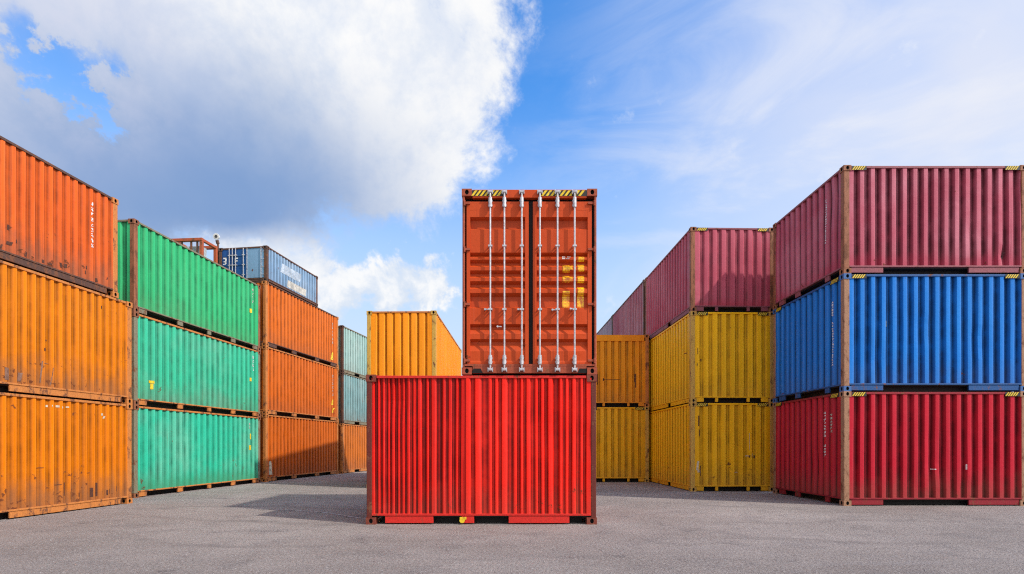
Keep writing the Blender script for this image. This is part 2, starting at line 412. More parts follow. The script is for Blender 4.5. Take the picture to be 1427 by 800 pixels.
# ---------- small blue container on that roof
mb = paint('faded blue paint', (0.19, 0.33, 0.50), 10, (0.44, 0.53, 0.62), 0.9, 0.35, 0.55, 0.1)
mdoor = paint('deep blue door paint', (0.012, 0.07, 0.24), 11, (0.03, 0.14, 0.33), 0.5, 0.1, 0.3, 0.0)
w, d, h = 1.95, 3.75, 1.30
cx, cy = along(-8.97, 19.96, a, -1, w, d)
b, s = container('small half-height blue container on the burnt orange stack, bleached side and dark blue doors', GL, cx, cy, 7.36, a, w, d, h, mb, P_DARK, P_DARK, 51, 0.2, 0.014,
                 {'F': ((0, 1),)}, faces='RBL', sub='half_height_container', low=0.10)
f = Face('F', w, d)
for k, (u0, u1, mat_) in enumerate(((0.135, 0.62, mdoor), (0.63, 1.12, mdoor))):
    m = MB(); f.box(m, u0, u1, 0.14, h - 0.07, 0.02, 0.06)
    for q in range(3):
        zc = 0.28 + q * 0.34; f.box(m, u0 + 0.05, u1 - 0.05, zc, zc + 0.2, 0.006, 0.022)
    dr = link('door', m.mesh('door', mat_), b, 0.006)
    for uu in ((u0 + 0.32, u1 - 0.04) if k == 0 else (u0 + 0.08, u1 - 0.10)):
        r = MB(); r.tube(f.P(uu, 0.11, -0.02), f.P(uu, h - 0.05, -0.02), 0.016, 8)
        for zc in (0.25, 0.62, 0.98): f.box(r, uu - 0.05, uu + 0.05, zc, zc + 0.035, -0.03, 0.02)
        link('lock_rod', r.mesh('lock_rod', ZINC), dr)
m = MB(); f.box(m, 1.135, w - 0.13, 0.14, h - 0.07, 0.02, 0.05); link('end_panel', m.mesh('end_panel', mb), b, 0.01)
m = MB(); f.box(m, CA + 0.004, w - CA - 0.004, h - 0.065, h - 0.016, 0.003, 0.07); link('top_rail', m.mesh('top_rail', P_DARK), b)
m = MB()      # white emblem shapes on the doors
for (u, z, ww, hh) in ((0.20, 0.88, 0.13, 0.05), (0.27, 0.80, 0.07, 0.08), (0.21, 0.76, 0.11, 0.04), (0.27, 0.70, 0.06, 0.06), (0.19, 0.67, 0.11, 0.035),
                       (0.66, 0.86, 0.14, 0.05), (0.66, 0.72, 0.05, 0.14), (0.71, 0.77, 0.07, 0.04)):
    m.quad([f.P(u, z, -0.002), f.P(u + ww, z, -0.002), f.P(u + ww, z + hh, -0.002), f.P(u, z + hh, -0.002)])
link('emblem', m.mesh('emblem', WHITE), b)
rt = MB()
for uu in (1.16, 1.72): rt.tube(f.P(uu, 0.12, -0.01), f.P(uu, h - 0.05, -0.01), 0.014, 8)
for q in range(4): rt.tube(f.P(1.72, 0.25 + q * 0.28, -0.015), f.P(1.84, 0.25 + q * 0.28, -0.015), 0.010, 6)
link('ladder', rt.mesh('ladder', ZINC), b)
m = MB(); q = random.Random(5)
for (u0, u1, z0, z1) in ((0.9, 2.3, 0.62, 0.98),): s['R'].mark(m, u0, u1, z0, z1, 0.004, sk=0.12)
link('bleached_patch', m.mesh('bleached_patch', plain('bleached blue', (0.46, 0.54, 0.62), 0.65, var=0.5, scale=3)), b); m = MB()
s['R'].mark(m, 1.35, 2.75, 0.18, 0.46, 0.004, sk=0.05)
fl = plain('bleached sign paint', (0.56, 0.54, 0.48), 0.65, var=0.5, scale=4, wear=0.60)
link('worn_sign', m.mesh('worn_sign', fl), b)

# ---------- rust red open rack on the green stack
w, d, h = 1.12, 0.85, 1.30
P_RACK = rusty('rust red rack paint', (0.42, 0.085, 0.03), 33, 0.35)
rk = thing('steel_rack', 'rust-red open steel rack with grey panels, on the roof of the emerald green container', 'steel rack', (-11.02, 18.95, 7.08), -R(5.2))
m = MB()
for sx in (-1, 1):
    for sy in (-1, 1):
        m2_ = MB(); x = sx * (w/2 - 0.05); y = sy * (d/2 - 0.05); m2_.box(x - .05, x + .05, y - .05, y + .05, 0, h - 0.1); link('corner_post', m2_.mesh('corner_post', P_RACK), rk, 0.008)
for y in (-d/2 + .05, d/2 - .05):
    for z0 in (0.02, h - 0.1):
        m2_ = MB(); m2_.box(-w/2, w/2, y - .06, y + .06, z0, z0 + 0.1); link('beam', m2_.mesh('beam', P_RACK), rk, 0.008)
for x in (-w/2 + .05, w/2 - .05):
    m2_ = MB(); m2_.box(x - .045, x + .045, -d/2 + .12, d/2 - .12, h - 0.095, h - 0.005); link('beam', m2_.mesh('beam', P_RACK), rk, 0.008)
for x in (-0.2, 0.14, 0.36):
    m2_ = MB(); m2_.box(x - .025, x + .025, -d/2 + 0.02, -d/2 + .07, 0.121, h - 0.101); link('stanchion', m2_.mesh('stanchion', P_DARK), rk)
pg = plain('grey sheet', (0.42, 0.44, 0.48), 0.6)
for x0, x1 in ((-0.44, -0.1), (-0.06, 0.2), (0.24, 0.42)):
    m2_ = MB(); m2_.box(x0, x1, -d/2 + 0.2, -d/2 + 0.45, 0.02, h - 0.2); link('panel', m2_.mesh('panel', pg), rk, 0.01)

# ---------- floodlight
fl = thing('floodlight', 'white floodlight on a thin dark pole beside the small blue container', 'floodlight', (-10.97, 20.35, 7.34))
m = MB(); m.tube((0, 0, 0), (0, 0, 1.62), 0.035, 10); m.box(-0.09, 0.09, -0.09, 0.09, 0, 0.03); link('pole', m.mesh('pole', P_DARK), fl)
m = MB(); m.tube((0, 0, 1.52), (-0.02, -0.03, 1.64), 0.06, 10); link('bracket', m.mesh('bracket', P_DARK), fl)
m = MB(); m.tube((-0.02, 0.04, 1.78), (-0.02, -0.10, 1.76), 0.08, 16, 0.115); lh = link('lamp_housing', m.mesh('lamp_housing', plain('white enamel', (0.75, 0.74, 0.70), 0.5)), fl, 0.01)
m = MB(); m.tube((-0.02, -0.101, 1.76), (-0.02, -0.11, 1.76), 0.055, 16); link('lens', m.mesh('lens', plain('dark glass', (0.05, 0.05, 0.05), 0.15)), lh)

# ---------- left row, pale teal stack
a = -R(9.0); w, d = 2.44, 6.0
cx, cy = along(-8.02, 25.85, a, -1, w, d)
m1 = paint('orange paint far', (0.62, 0.16, 0.018), 12, None, 0.3, 0.5, 0.4, 0.3)
m2 = paint('dull teal paint', (0.20, 0.36, 0.36), 13, (0.40, 0.50, 0.47), 0.7, 0.55, 0.5, 0.3)
m3 = paint('pale teal paint', (0.30, 0.49, 0.44), 14, (0.45, 0.55, 0.50), 0.7, 0.25, 0.35, 0.15)
DS = {'R': ((0.0, 0.2), (0.3, 0.5), (0.6, 1.0))}
container('orange container on the ground under the pale teal ones, behind the red container', GL, cx, cy, 0, a, w, d, 2.38, m1, P_ORA, P_ORA, 61, 0.27, 0.03, DS)
container('rust-streaked dull teal container in the middle of the farthest left stack', GL, cx, cy, 2.38, a, w, d, 2.42, m2, P_DARK, P_GRN, 62, 0.27, 0.03, DS)
container('pale teal container topping the farthest left stack', GL, cx, cy, 4.80, a, w, d, 2.24, m3, P_DARK, P_GRN, 63, 0.27, 0.03, DS)

# ---------- middle: amber container behind the red one
a = -R(1.2); w, d = 2.17, 7.0
cx, cy = along(-4.53, 17.0, a, 1, w, d)
me1 = paint('amber end paint', (0.92, 0.29, 0.005), 15, (0.92, 0.34, 0.02), 0.5, 0.15, 0.4, 0.2)
RIB = {'F': (0.62, 0.10, 0.14, 0.14)}
container('amber container hidden behind the bright red one, carrying the amber container seen above', GM, cx, cy, 0, a, w, d, 2.765, me1, P_YEL, None, 71, 0.25, 0.04)
container('amber container showing its ribbed end above the bright red container', GM, cx, cy, 2.765, a, w, d, 2.765, me1, P_YEL, P_ORA, 72, 0.25, 0.04, shape=RIB)

# ---------- middle: bright red container in front
mr = paint('bright red paint', (0.64, 0.007, 0.003), 16, (0.82, 0.028, 0.014), 0.5, 0.15, 0.35, 0.2, drift_amt=0.25, rough=0.36, valley_shade=0.9)
WJ = [0.10, 0.075, 0.09, 0.07, 0.10, 0.075, 0.085, 0.10, 0.08, 0.14, 0.085, 0.20, 0.10, 0.12, 0.09, 0.08]
WK = [0.14, 0.24, 0.10, 0.11, 0.20, 0.11, 0.10, 0.15, 0.10, 0.12, 0.19, 0.10, 0.11, 0.14, 0.10, 0.17, 0.10, 0.09]
w, d, h = 3.887, 3.0, 2.527
J = (-0.5165, 9.19 + d/2)
red, sj = container('bright red corrugated container standing alone on the asphalt at the centre', GM, J[0], J[1], 0, 0, w, d, h, mr, rusty('dark red post', (0.13, 0.022, 0.014), 19, 0.3), rusty('worn red rail', (0.62, 0.022, 0.014), 23, 0.22), 81, {'F': 0.1, 'R': 0.26, 'B': 0.26, 'L': 0.26}, 0.040,
                    {'F': ((0.04, 0.27), (0.405, 0.465), (0.63, 0.92))}, faces='RBL', cast=rusty('dark red casting', (0.20, 0.04, 0.024), 15, 0.35), low=0.155, jit=0.45, wave=0.007, dents=7, P=0.09)
f = Face('F', w, d)
mr2 = paint('brighter red paint', (0.82, 0.014, 0.006), 32, (0.86, 0.035, 0.018), 0.5, 0.2, 0.30, 0.2, drift_amt=0.15, rough=0.36, valley_shade=0.66, ridge_light=0.16)
for mat_, ua, ub, ins, sd_, dp, wl in ((mr, 0.085, 1.69, 0.024, 5, 0.024, WJ), (mr2, 1.69, w - 0.085, 0.010, 6, 0.034, WK)):
    rj = random.Random(sd_); cj = Corr(f, ua, ub, 0.1, dp, rj, 4, 0.006, wl, inset=ins, jit=0.45)
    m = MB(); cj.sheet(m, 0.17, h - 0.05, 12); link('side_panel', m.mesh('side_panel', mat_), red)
m = MB(); f.box(m, CA + 0.004, w - CA - 0.004, h - 0.06, h - 0.016, 0.003, 0.07); link('top_rail', m.mesh('top_rail', rusty('worn red rail', (0.62, 0.022, 0.014), 23, 0.30)), red, 0.004)
m = MB(); f.box(m, 1.685, 1.735, 0.178, h - 0.062, 0.004, 0.03); link('seam_plate', m.mesh('seam_plate', mr2), red, 0.004)
m = MB(); m.tube(f.P(1.62, 0.07, 0.012), f.P(1.62, 0.07, -0.012), 0.045, 12); f.box(m, 1.58, 1.69, 0.085, 0.125, -0.006, 0.014); link('yellow_tag', m.mesh('yellow_tag', YEL), red)

# ---------- middle: orange-red container, door end to the camera, on the red one
mk = paint('red orange paint', (0.53, 0.060, 0.009), 17, (0.58, 0.09, 0.022), 0.5, 0.35, 0.5, 0.0, rough=0.40, valley_shade=0.25)
pk = rusty('red brown frame', (0.34, 0.065, 0.028), 17, 0.25)
w, d, h = 2.276, 3.0, 3.13
k_, sk_ = container('tall orange-red container with silver locking rods on closed doors, standing on the bright red one', GM, 0.295, 9.192 + d/2, 2.53, 0, w, d, h, mk, pk, pk, 91, 0.26, 0.036,
                    {'F': ((0.0, 0.001),)}, faces='RBL', cast=pk, P=0.04)
f = Face('F', w, d)
ZS = lambda y: (760 - y) / 723 * h      # heights read off the door drawing, 760 = bottom, 37 = top
US = lambda x: (x - 68) / 538 * w
m = MB(); f.box(m, CA + 0.006, w - CA - 0.006, h - 0.15, h - 0.012, 0.003, 0.10); link('header', m.mesh('header', mk), k_, 0.006)
hazard(f, US(104), US(240), ZS(66), ZS(43), -0.001, k_, 7, 0.07)
hazard(f, US(382), US(566), ZS(66), ZS(43), -0.001, k_, 9, 0.07)
m = MB(); f.box(m, CA + 0.006, w - CA - 0.006, 0.022, 0.142, 0.006, 0.10); link('sill', m.mesh('sill', pk), k_, 0.006)
m = MB()
for uu in (US(106), US(528)):
    z0, z1 = 0.024, 0.10
    m.quad([f.P(uu, z0, 0.003), f.P(uu + 0.19, z0, 0.003), f.P(uu + 0.155, z1, 0.003), f.P(uu + 0.035, z1, 0.003)])
link('lifting_notch', m.mesh('lifting_notch', HOLE), k_)
m = MB(); f.box(m, 0.035, w - 0.035, 0.145, h - 0.152, 0.11, 0.13); link('gasket', m.mesh('gasket', RUBBER), k_)
# horizontal press profile of the doors (height in drawing units, depth 0..1)
PROF = [(118, 0), (144, 0), (152, 1), (184, 1), (192, .15), (282, .15), (290, 1), (296, .7), (302, .1), (310, .1), (320, 1), (328, .9), (338, .08), (352, .08), (362, 1), (371, .9), (381, .08), (394, .08), (404, 1), (414, .9),
        (425, .08), (440, .08), (452, 1), (462, 1), (494, .8), (500, .1), (562, .1), (570, 1), (578, .9), (600, .15), (620, .15), (630, 1), (640, 1), (660, .35), (668, .15), (705, .15), (712, 0)]
DP = 0.072
def pdepth(y):
    if y <= PROF[0][0]: return 0
    for i in range(1, len(PROF)):
        if y <= PROF[i][0]:
            (a0, b0), (a1, b1) = PROF[i-1], PROF[i]; return b0 + (b1 - b0) * (y - a0) / (a1 - a0)
    return 0
D0 = 0.030
for (x0, x1, p0, p1, rods, hs) in ((86, 334, 100, 320, (181, 237, 306), 0), (351, 586, 366, 570, (378, 448, 516), 1)):
    m = MB(); zt, zb = ZS(84), ZS(721)
    for (ua, ub, za, zb_) in ((x0, p0, zb, zt), (p1, x1, zb, zt)): f.box(m, US(ua), US(ub), za, zb_, D0, D0 + 0.07)
    f.box(m, US(p0), US(p1), ZS(118), zt, D0 + 0.0005, D0 + 0.07); f.box(m, US(p0), US(p1), zb, ZS(712), D0 + 0.0005, D0 + 0.07)
    prev = None
    for (y, dv) in PROF:
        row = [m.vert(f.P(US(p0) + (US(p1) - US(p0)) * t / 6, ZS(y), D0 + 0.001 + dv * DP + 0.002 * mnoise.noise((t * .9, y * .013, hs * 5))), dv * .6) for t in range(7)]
        if prev:
            for t in range(6): m.face((row[t], row[t+1], prev[t+1], prev[t]))
        prev = row
    door = link('door', m.mesh('door', mk), k_)
    for xr in rods:
        r = MB(); u = US(xr); D = -0.028
        r.tube(f.P(u, ZS(742), D), f.P(u, ZS(48), D), 0.0155, 14)
        for (ya, yb) in ((112, 74), (722, 686)):
            r.tube(f.P(u, ZS(ya), D), f.P(u, ZS(yb), D), 0.031, 14); f.box(r, u - 0.036, u + 0.036, ZS(ya) + .03, ZS(ya) + .06, -0.005, 0.032); f.box(r, u - 0.036, u + 0.036, ZS(yb) - .06, ZS(yb) - .03, -0.005, 0.032)
        for (yc, zz) in ((742, 0.0), (52, 0.0)):      # cams and keepers
            r.tube(f.P(u - 0.03, ZS(yc), D), f.P(u + 0.032, ZS(yc), D), 0.026, 10); f.box(r, u - 0.045, u - 0.03, ZS(yc) - .035, ZS(yc) + .035, -0.04, 0.006); f.box(r, u + 0.032, u + 0.045, ZS(yc) - .035, ZS(yc) + .035, -0.04, 0.006)
        for yc in (262, 508):
            f.box(r, u - 0.034, u + 0.034, ZS(yc) - 0.014, ZS(yc) + 0.014, D - 0.022, D - 0.012); f.box(r, u - 0.034, u - 0.024, ZS(yc) - 0.014, ZS(yc) + 0.014, D - 0.02, D0 + .02); f.box(r, u + 0.024, u + 0.034, ZS(yc) - 0.014, ZS(yc) + 0.014, D - 0.02, D0 + .02)
        link('lock_rod', r.mesh('lock_rod', ZINC), door)
    for xh, yh in (((160, 508), (292, 508), (210, 575)) if hs == 0 else ((428, 510), (500, 506))):
        r = MB(); r.tube(f.P(US(xh), ZS(yh), -0.03), f.P(US(xh + 16), ZS(yh + 1), -0.03), 0.011, 8); r.tube(f.P(US(xh), ZS(yh), -0.045), f.P(US(xh), ZS(yh), 0.03), 0.017, 8)
        link('handle', r.mesh('handle', ZINC), door)
    for yh in (92, 272, 486, 706):
        r = MB(); ua, ub = (0.012, US(100)) if hs == 0 else (US(570), w - 0.012)
        zc = ZS(yh)
        f.box(r, ua, ub, zc - 0.018, zc + 0.022, 0.004, 0.028)
        uo = ua + 0.03 if hs == 0 else ub - 0.03
        r.tube(f.P(uo, zc - 0.05, 0.0), f.P(uo, zc + 0.045, 0.0), 0.016, 8)
        link('hinge', r.mesh('hinge', pk), door, 0.004)
    if hs:
        pl, T = new_mat('printed yellow placard')
        tc = T.node('ShaderNodeTexCoord').outputs['Object']
        br = T.node('ShaderNodeTexBrick'); T.put(br.inputs['Vector'], T.v('MULTIPLY', T.v('ADD', tc, (0, 0, 0)), (1, 1, 1)))
        sp = T.node('ShaderNodeSeparateXYZ'); T.l.new(tc, sp.inputs[0]); cb = T.node('ShaderNodeCombineXYZ'); T.l.new(sp.outputs[0], cb.inputs[0]); T.l.new(sp.outputs[2], cb.inputs[1]); T.l.new(cb.outputs[0], br.inputs['Vector'])
        br.inputs['Scale'].default_value = 9; br.inputs['Mortar Size'].default_value = 0.035
        br.inputs['Color1'].default_value = (0.95, 0.60, 0.005, 1); br.inputs['Color2'].default_value = (0.90, 0.46, 0.005, 1); br.inputs['Mortar'].default_value = (0.60, 0.16, 0.01, 1)
        c = T.mix(T.ramp(T.noise(tc, 16, 5, .7), 0.50, 0.62), br.outputs[0], (0.60, 0.13, 0.015)); finish(pl, T, c, 0.4)
        for (xa, xb, bands) in ((470, 498, ((330, 358), (370, 398), (432, 494))), (530, 556, ((296, 316), (326, 356), (370, 400), (416, 494))), (499, 511, ((332, 350), (376, 396)))):
            for (ya, yb) in bands:
                m = MB()
                ys = sorted({ya, yb} | {p[0] for p in PROF if ya < p[0] < yb}); prev = None
                for y in ys:
                    row = [m.vert(f.P(US(xx), ZS(y), D0 + 0.001 + pdepth(y) * DP - 0.007)) for xx in (xa, xb)]
                    if prev: m.face((row[0], row[1], prev[1], prev[0]))
                    prev = row
                link('placard', m.mesh('placard', pl), door)
        q = random.Random(4)
        for k in range(9):
            x = 468 + k * 4.2; m = MB()
            for y in (299, 305):
                if q.random() < .75: m.quad([f.P(US(x), ZS(y + 4), D0 - 0.006), f.P(US(x + 3), ZS(y + 4), D0 - 0.006), f.P(US(x + 3), ZS(y), D0 - 0.006), f.P(US(x), ZS(y), D0 - 0.006)])
            if m.f: link('lettering', m.mesh('lettering', WHITE), door)

# ---------- right row, front stack (beside the camera)
w, d = 4.06, 3.27; a = 0.0
cx, cy = along(7.32, 12.03, a, 1, w, d)
HS = {'F': ((0.0, 0.19), (0.70, 1.0)), 'L': ((0.05, 0.16), (0.34, 0.42), (0.8, 0.86))}
m1 = paint('crimson paint', (0.50, 0.008, 0.026), 18, (0.56, 0.03, 0.055), 0.35, 0.15, 0.45, 0.40, valley_shade=0.78, ridge_light=0.22)
m2 = paint('cobalt blue paint', (0.003, 0.175, 0.60), 19, (0.012, 0.27, 0.72), 0.4, 0.08, 0.35, 0.15, valley_shade=0.78, ridge_light=0.4)
m3 = paint('faded maroon paint', (0.44, 0.070, 0.115), 20, (0.60, 0.22, 0.28), 0.8, 0.08, 0.4, 0.15, valley_shade=0.78, ridge_light=0.5, lowcol=(0.45, 0.03, 0.08), low=-0.2)
SH = {'F': (0.37, 0.19, 0.25, 0.19), 'L': (0.34, 0.18, 0.30, 0.18)}
PT = {'F': 0.236, 'L': 0.262, 'R': 0.262, 'B': 0.236}
h1, s1 = container('crimson red container on the ground at right, lowest of the large right stack', GR, cx, cy, 0, a, w, d, 2.53, m1, P_TAN, rusty('dark crimson rail', (0.27, 0.012, 0.022), 25, .25), 101, PT, 0.072, HS, shape=SH, hz='FL', cast=P_TAN, big={'F': [(2.05, 0.95, 0.22, 0.03), (2.0, 1.5, 0.15, 0.02)]})
h2, s2 = container('cobalt blue container in the middle of the large right stack', GR, cx, cy, 2.53, a, w, d, 2.60, m2, P_TAN, rusty('dark blue rail', (0.015, 0.085, 0.26), 26, .2), 102, PT, 0.072, HS, shape=SH, hz='FL', cast=rusty('blue worn casting', (0.05, 0.14, 0.36), 21, .35))
h3, s3 = container('faded pinkish maroon container topping the large right stack, with a rusty corner post', GR, cx, cy, 5.13, a, w, d, 2.39, m3, P_RUST, rusty('maroon rail', (0.28, 0.08, 0.10), 22, .2), 103, PT, 0.072, HS, shape=SH, hz='F', cast=P_RUST, big={'F': [(3.55, 0.42, 0.09, 0.05)]})
glyph_column(s1['L'], 3.27 - 0.82, 2.12, 1.45, WHITE, h1, rnd, 0.075, 0.08)
glyph_column(s1['L'], 3.27 - 0.82, 1.36, 1.0, WHITE, h1, rnd, 0.075, 0.08)
glyph_column(s1['L'], 3.27 - 0.56, 2.06, 1.58, FAINT, h1, rnd, 0.075, 0.07)
glyph_column(s2['L'], 3.27 - 0.56, 2.1, 1.72, WHITE, h2, rnd, 0.06, 0.06)
glyph_column(s2['L'], 3.27 - 0.56, 1.62, 0.55, WHITE, h2, rnd, 0.06, 0.05)
glyph_column(s3['L'], 3.27 - 0.82, 1.95, 0.9, WHITE, h3, rnd, 0.055, 0.045)
m = MB(); q = s2['F'].flat_near(0.82); uu = (q[0] + q[1]) / 2
fr = [s2['F'].face.P(u, z, s2['F'].d(u, z) - 0.008) for u, z in ((uu - .07, 1.48), (uu + .05, 1.42), (uu + .05, 1.56))]
m.face([m.vert(p) for p in fr]); link('painted_mark', m.mesh('painted_mark', plain('pale yellow', (.75, .68, .2), .6)), h2)
m = MB()
for (u, z, ww, hh) in ((1.98, 0.80, 0.08, 0.016), (2.72, 0.80, 0.016, 0.12)): s1['F'].mark(m, u, u + ww, z, z + hh)
link('scratch', m.mesh('scratch', WHITE), h1)
m = MB(); s3['F'].mark(m, 3.50, 3.60, 0.36, 0.50, 0.004, sk=.03); link('dent', m.mesh('dent', plain('torn sheet', (0.10, 0.03, 0.035), 0.8)), h3)

# ---------- right row, yellow stack behind
a = R(1.5); w, d = 2.46, 4.9
cx, cy = along(5.18, 15.8, a, 1, w, d)
FS = {'F': ((0.0, 0.10), (0.26, 0.3), (0.7, 0.74), (0.9, 1.0)), 'L': ((0.1, 0.55), (0.62, 1.0))}
RB = {'F': (0.42, 0.16, 0.24, 0.18)}
m1 = paint('mustard paint low', (0.90, 0.465, 0.004), 23, (0.90, 0.48, 0.012), 0.4, 0.32, 0.35, 0.25)
m2 = paint('mustard paint mid', (0.94, 0.50, 0.004), 24, (0.94, 0.51, 0.012), 0.4, 0.2, 0.3, 0.12)
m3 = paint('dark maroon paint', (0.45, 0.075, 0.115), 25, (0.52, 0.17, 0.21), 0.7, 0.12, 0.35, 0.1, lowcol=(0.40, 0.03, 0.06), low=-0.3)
F1, sF1 = container('scuffed mustard yellow container on the ground left of the crimson one', GR, cx, cy, 0, a, w, d, 2.58, m1, P_YEL, m1, 111, 0.26, 0.038, FS, shape=RB, hz='F')
F2, sF2 = container('bright mustard yellow container beside the cobalt blue one, under a dark maroon one', GR, cx, cy, 2.58, a, w, d, 2.64, m2, P_YEL, m2, 112, 0.26, 0.038, FS, shape=RB, hz='F')
container('dark maroon container standing on two mustard yellow ones', GR, cx, cy, 5.22, a, w, d, 2.45, m3, P_RUST, rusty('dull maroon rail', (.25, .07, .09), 24, .25), 113, 0.26, 0.038, FS, shape=RB, hz='F', cast=P_RUST)

# ---------- right row, farther stacks
for k, (px, py, dd, col, fade, sd, lb) in enumerate(((5.02, 20.80, 5.7, (0.36, 0.10, 0.14), (0.45, 0.26, 0.30), 26, 'dusky maroon container on top, directly behind the dark maroon one'),
                                                   (4.87, 26.60, 6.0, (0.33, 0.24, 0.30), (0.45, 0.42, 0.48), 27, 'greyish lilac container at the far end of the right row, above the orange container'))):
    cx, cy = along(px, py, a, 1, w, dd)
    my = paint('ochre paint %d' % k, (0.62, 0.33, 0.02), sd + 10, None, 0.3, 0.3)
    mt = paint('maroon far paint %d' % k, col, sd, fade, 0.8, 0.15, 0.4, 0.1)
    nm = ('dusky maroon', 'greyish lilac')[k]
    container('ochre container hidden at ground level below the %s one' % nm, GR, cx, cy, 0, a, w, dd, 2.58, my, P_YEL, None, 120 + k, 0.27, 0.036)
    container('ochre container hidden directly beneath the %s one' % nm, GR, cx, cy, 2.58, a, w, dd, 2.64, my, P_YEL, None, 122 + k, 0.27, 0.036)
    container(lb, GR, cx, cy, 5.22, a, w, dd, 2.45, mt, P_DARK, P_DARK, 124 + k, 0.25, 0.036)
w, d = 2.40, 5.0
m1 = paint('ochre yellow paint', (0.86, 0.42, 0.004), 28, None, 0.4, 0.25, 0.35, 0.2)
m2 = paint('deep orange paint', (0.88, 0.32, 0.006), 29, (0.86, 0.22, 0.02), 0.6, 0.4, 0.4, 0.2)
ang = R(0.6); cx, cy = along(4.985 - w, 19.8, ang, 1, w, d)
container('dull ochre container on the ground just right of the bright red one', GR, cx, cy, 0, ang, w, d, 2.74, m1, P_YEL, m1, 131, 0.25, 0.034, FS, shape=RB, hz='F')
O2, sO2 = container('deep orange container with rust scratches, stacked on the dull ochre one', GR, cx, cy, 2.74, ang, w, d, 2.63, m2, P_ORA, m2, 132, 0.25, 0.034, FS, shape=RB, rail=0.24)

# ------------------------------------------------------------------ scrapes, chips and dents one can see in the sheets
def scrapes(root, corr, items, mat, name='scrape'):
    for (u, z, ww, hh, sk) in items:
        m = MB(); corr.mark(m, u, u + ww, z, z + hh, 0.005, sk=sk); link(name, m.mesh(name, mat), root)
SCR = plain('blue grey scrape', (0.25, 0.13, 0.09), 0.7, var=0.5, scale=12)
CHIP = plain('bare chip', (0.66, 0.56, 0.42), 0.6, var=0.4)
BRN = plain('rust scab', (0.10, 0.035, 0.02), 0.85, var=0.5, scale=25)
q = random.Random(12)
scrapes(A2, sA2['R'], [(3.98, 0.24, 0.016, 0.42, 0.03), (4.18, 0.22, 0.014, 0.34, 0.05), (4.05, 0.62, 0.12, 0.010, 0.0), (3.3, 0.22, 0.10, 0.22, 0.0), (3.55, 0.22, 0.07, 0.16, .02)], SCR)
scrapes(A2, sA2['R'], [(4.05, 0.86, 0.05, 0.06, 0), (4.1, 1.06, 0.03, 0.03, 0), (5.35, 2.0, 0.06, 0.06, 0)], BRN, 'rust_scab')
scrapes(A1, sA1['R'], [(4.1 + k * 0.11, 2.10 - q.uniform(0, .05), q.uniform(.02, .07), q.uniform(.02, .05), 0) for k in range(5)] + [(5.35, 1.98, 0.08, 0.05, 0), (5.42, 1.92, 0.05, 0.05, .02)], CHIP, 'paint_chip')
scrapes(A1, sA1['R'], [(u, 0.24 + q.uniform(0, .1), q.uniform(.015, .05), q.uniform(.08, .3), 0) for u in (4.5, 4.62, 4.8, 5.1, 5.24, 5.5, 5.56, 5.78)] + [(3.9, 0.9, 0.14, .012, 0), (5.0, 0.75, .1, .012, 0), (4.3, 0.55, .12, .012, 0)], BRN, 'rust_scab')
scrapes(A3, sA3['R'], [(q.uniform(2.9, 5.9), 0.2 + 0.5 * q.random() ** 2, q.uniform(.02, .09), q.uniform(.03, .10), q.uniform(-.02, .02)) for _ in range(16)], BRN, 'rust_scab')
scrapes(F1, sF1['F'], [(0.16, 0.62, .06, .26, .03), (0.2, 0.55, .10, .08, 0), (1.62, 1.02, .13, .02, 0), (1.80, 1.0, .02, .12, 0), (1.3, 0.55, .1, .014, -.03), (1.72, 1.2, .012, .5, 0)], CHIP, 'paint_chip')
scrapes(F1, sF1['F'], [(0.22, 1.9, .04, .3, 0), (0.24, 1.6, .03, .2, 0), (1.7, 0.98, .05, .07, 0), (1.86, .96, .04, .09, 0), (0.28, .45, .03, .3, 0)], BRN, 'rust_scab')
scrapes(F2, sF2['F'], [(0.2, 1.4, .02, .18, 0), (0.3, 1.2, .03, .07, 0), (0.18, 1.05, .02, .1, 0)], BRN, 'rust_scab')
scrapes(F2, sF2['L'], [(4.2, 1.5, .35, .02, 0), (4.5, 1.46, .06, .1, 0)], BRN, 'rust_scab')
scrapes(O2, sO2['F'], [(0.72, 0.98, .62, .018, 0), (0.72, 0.94, .04, .10, 0), (1.9, 0.7, .03, .5, 0), (1.86, .9, .03, .3, 0), (0.5, 0.8, .03, .4, 0)], BRN, 'rust_scab')

# ------------------------------------------------------------------ ground
m, T = new_mat('worn asphalt')
tc = T.node('ShaderNodeTexCoord').outputs['Object']
n_big = T.noise(tc, 0.30, 6, 0.66); n_mid = T.noise(tc, 1.7, 5, 0.62)
n_str = T.noise(T.v('MULTIPLY', tc, (0.35, 2.2, 1)), 1.1, 5, 0.6, 0.8)
n_grit = T.noise(tc, 30, 6, 0.74); n_fine = T.noise(tc, 150, 3, 0.7)
vo = T.node('ShaderNodeTexVoronoi'); T.put(vo.inputs['Vector'], tc); vo.inputs['Scale'].default_value = 62
c = T.mix(T.ramp(n_big, 0.3, 0.7), (0.250, 0.208, 0.186), (0.370, 0.318, 0.290))
c = T.mix(T.ramp(n_mid, 0.48, 0.70, 0, 0.55), c, (0.185, 0.160, 0.155))
c = T.mix(T.ramp(n_str, 0.56, 0.72, 0, 0.32), c, (0.135, 0.115, 0.115))
c = T.mix(T.ramp(n_str, 0.42, 0.25, 0, 0.4), c, (0.33, 0.30, 0.295))
c = T.mix(T.ramp(n_grit, 0.51, 0.63, 0, 0.8), c, (0.42, 0.385, 0.37))
c = T.mix(T.ramp(n_grit, 0.48, 0.35, 0, 0.78), c, (0.115, 0.096, 0.088))
c = T.mix(T.ramp(n_fine, 0.55, 0.7, 0, 0.5), c, (0.44, 0.40, 0.39))
c = T.mix(T.m('MULTIPLY', T.ramp(vo.outputs[0], 0.16, 0.06, 0, 0.6), T.ramp(n_mid, 0.4, 0.6)), c, (0.42, 0.38, 0.36))
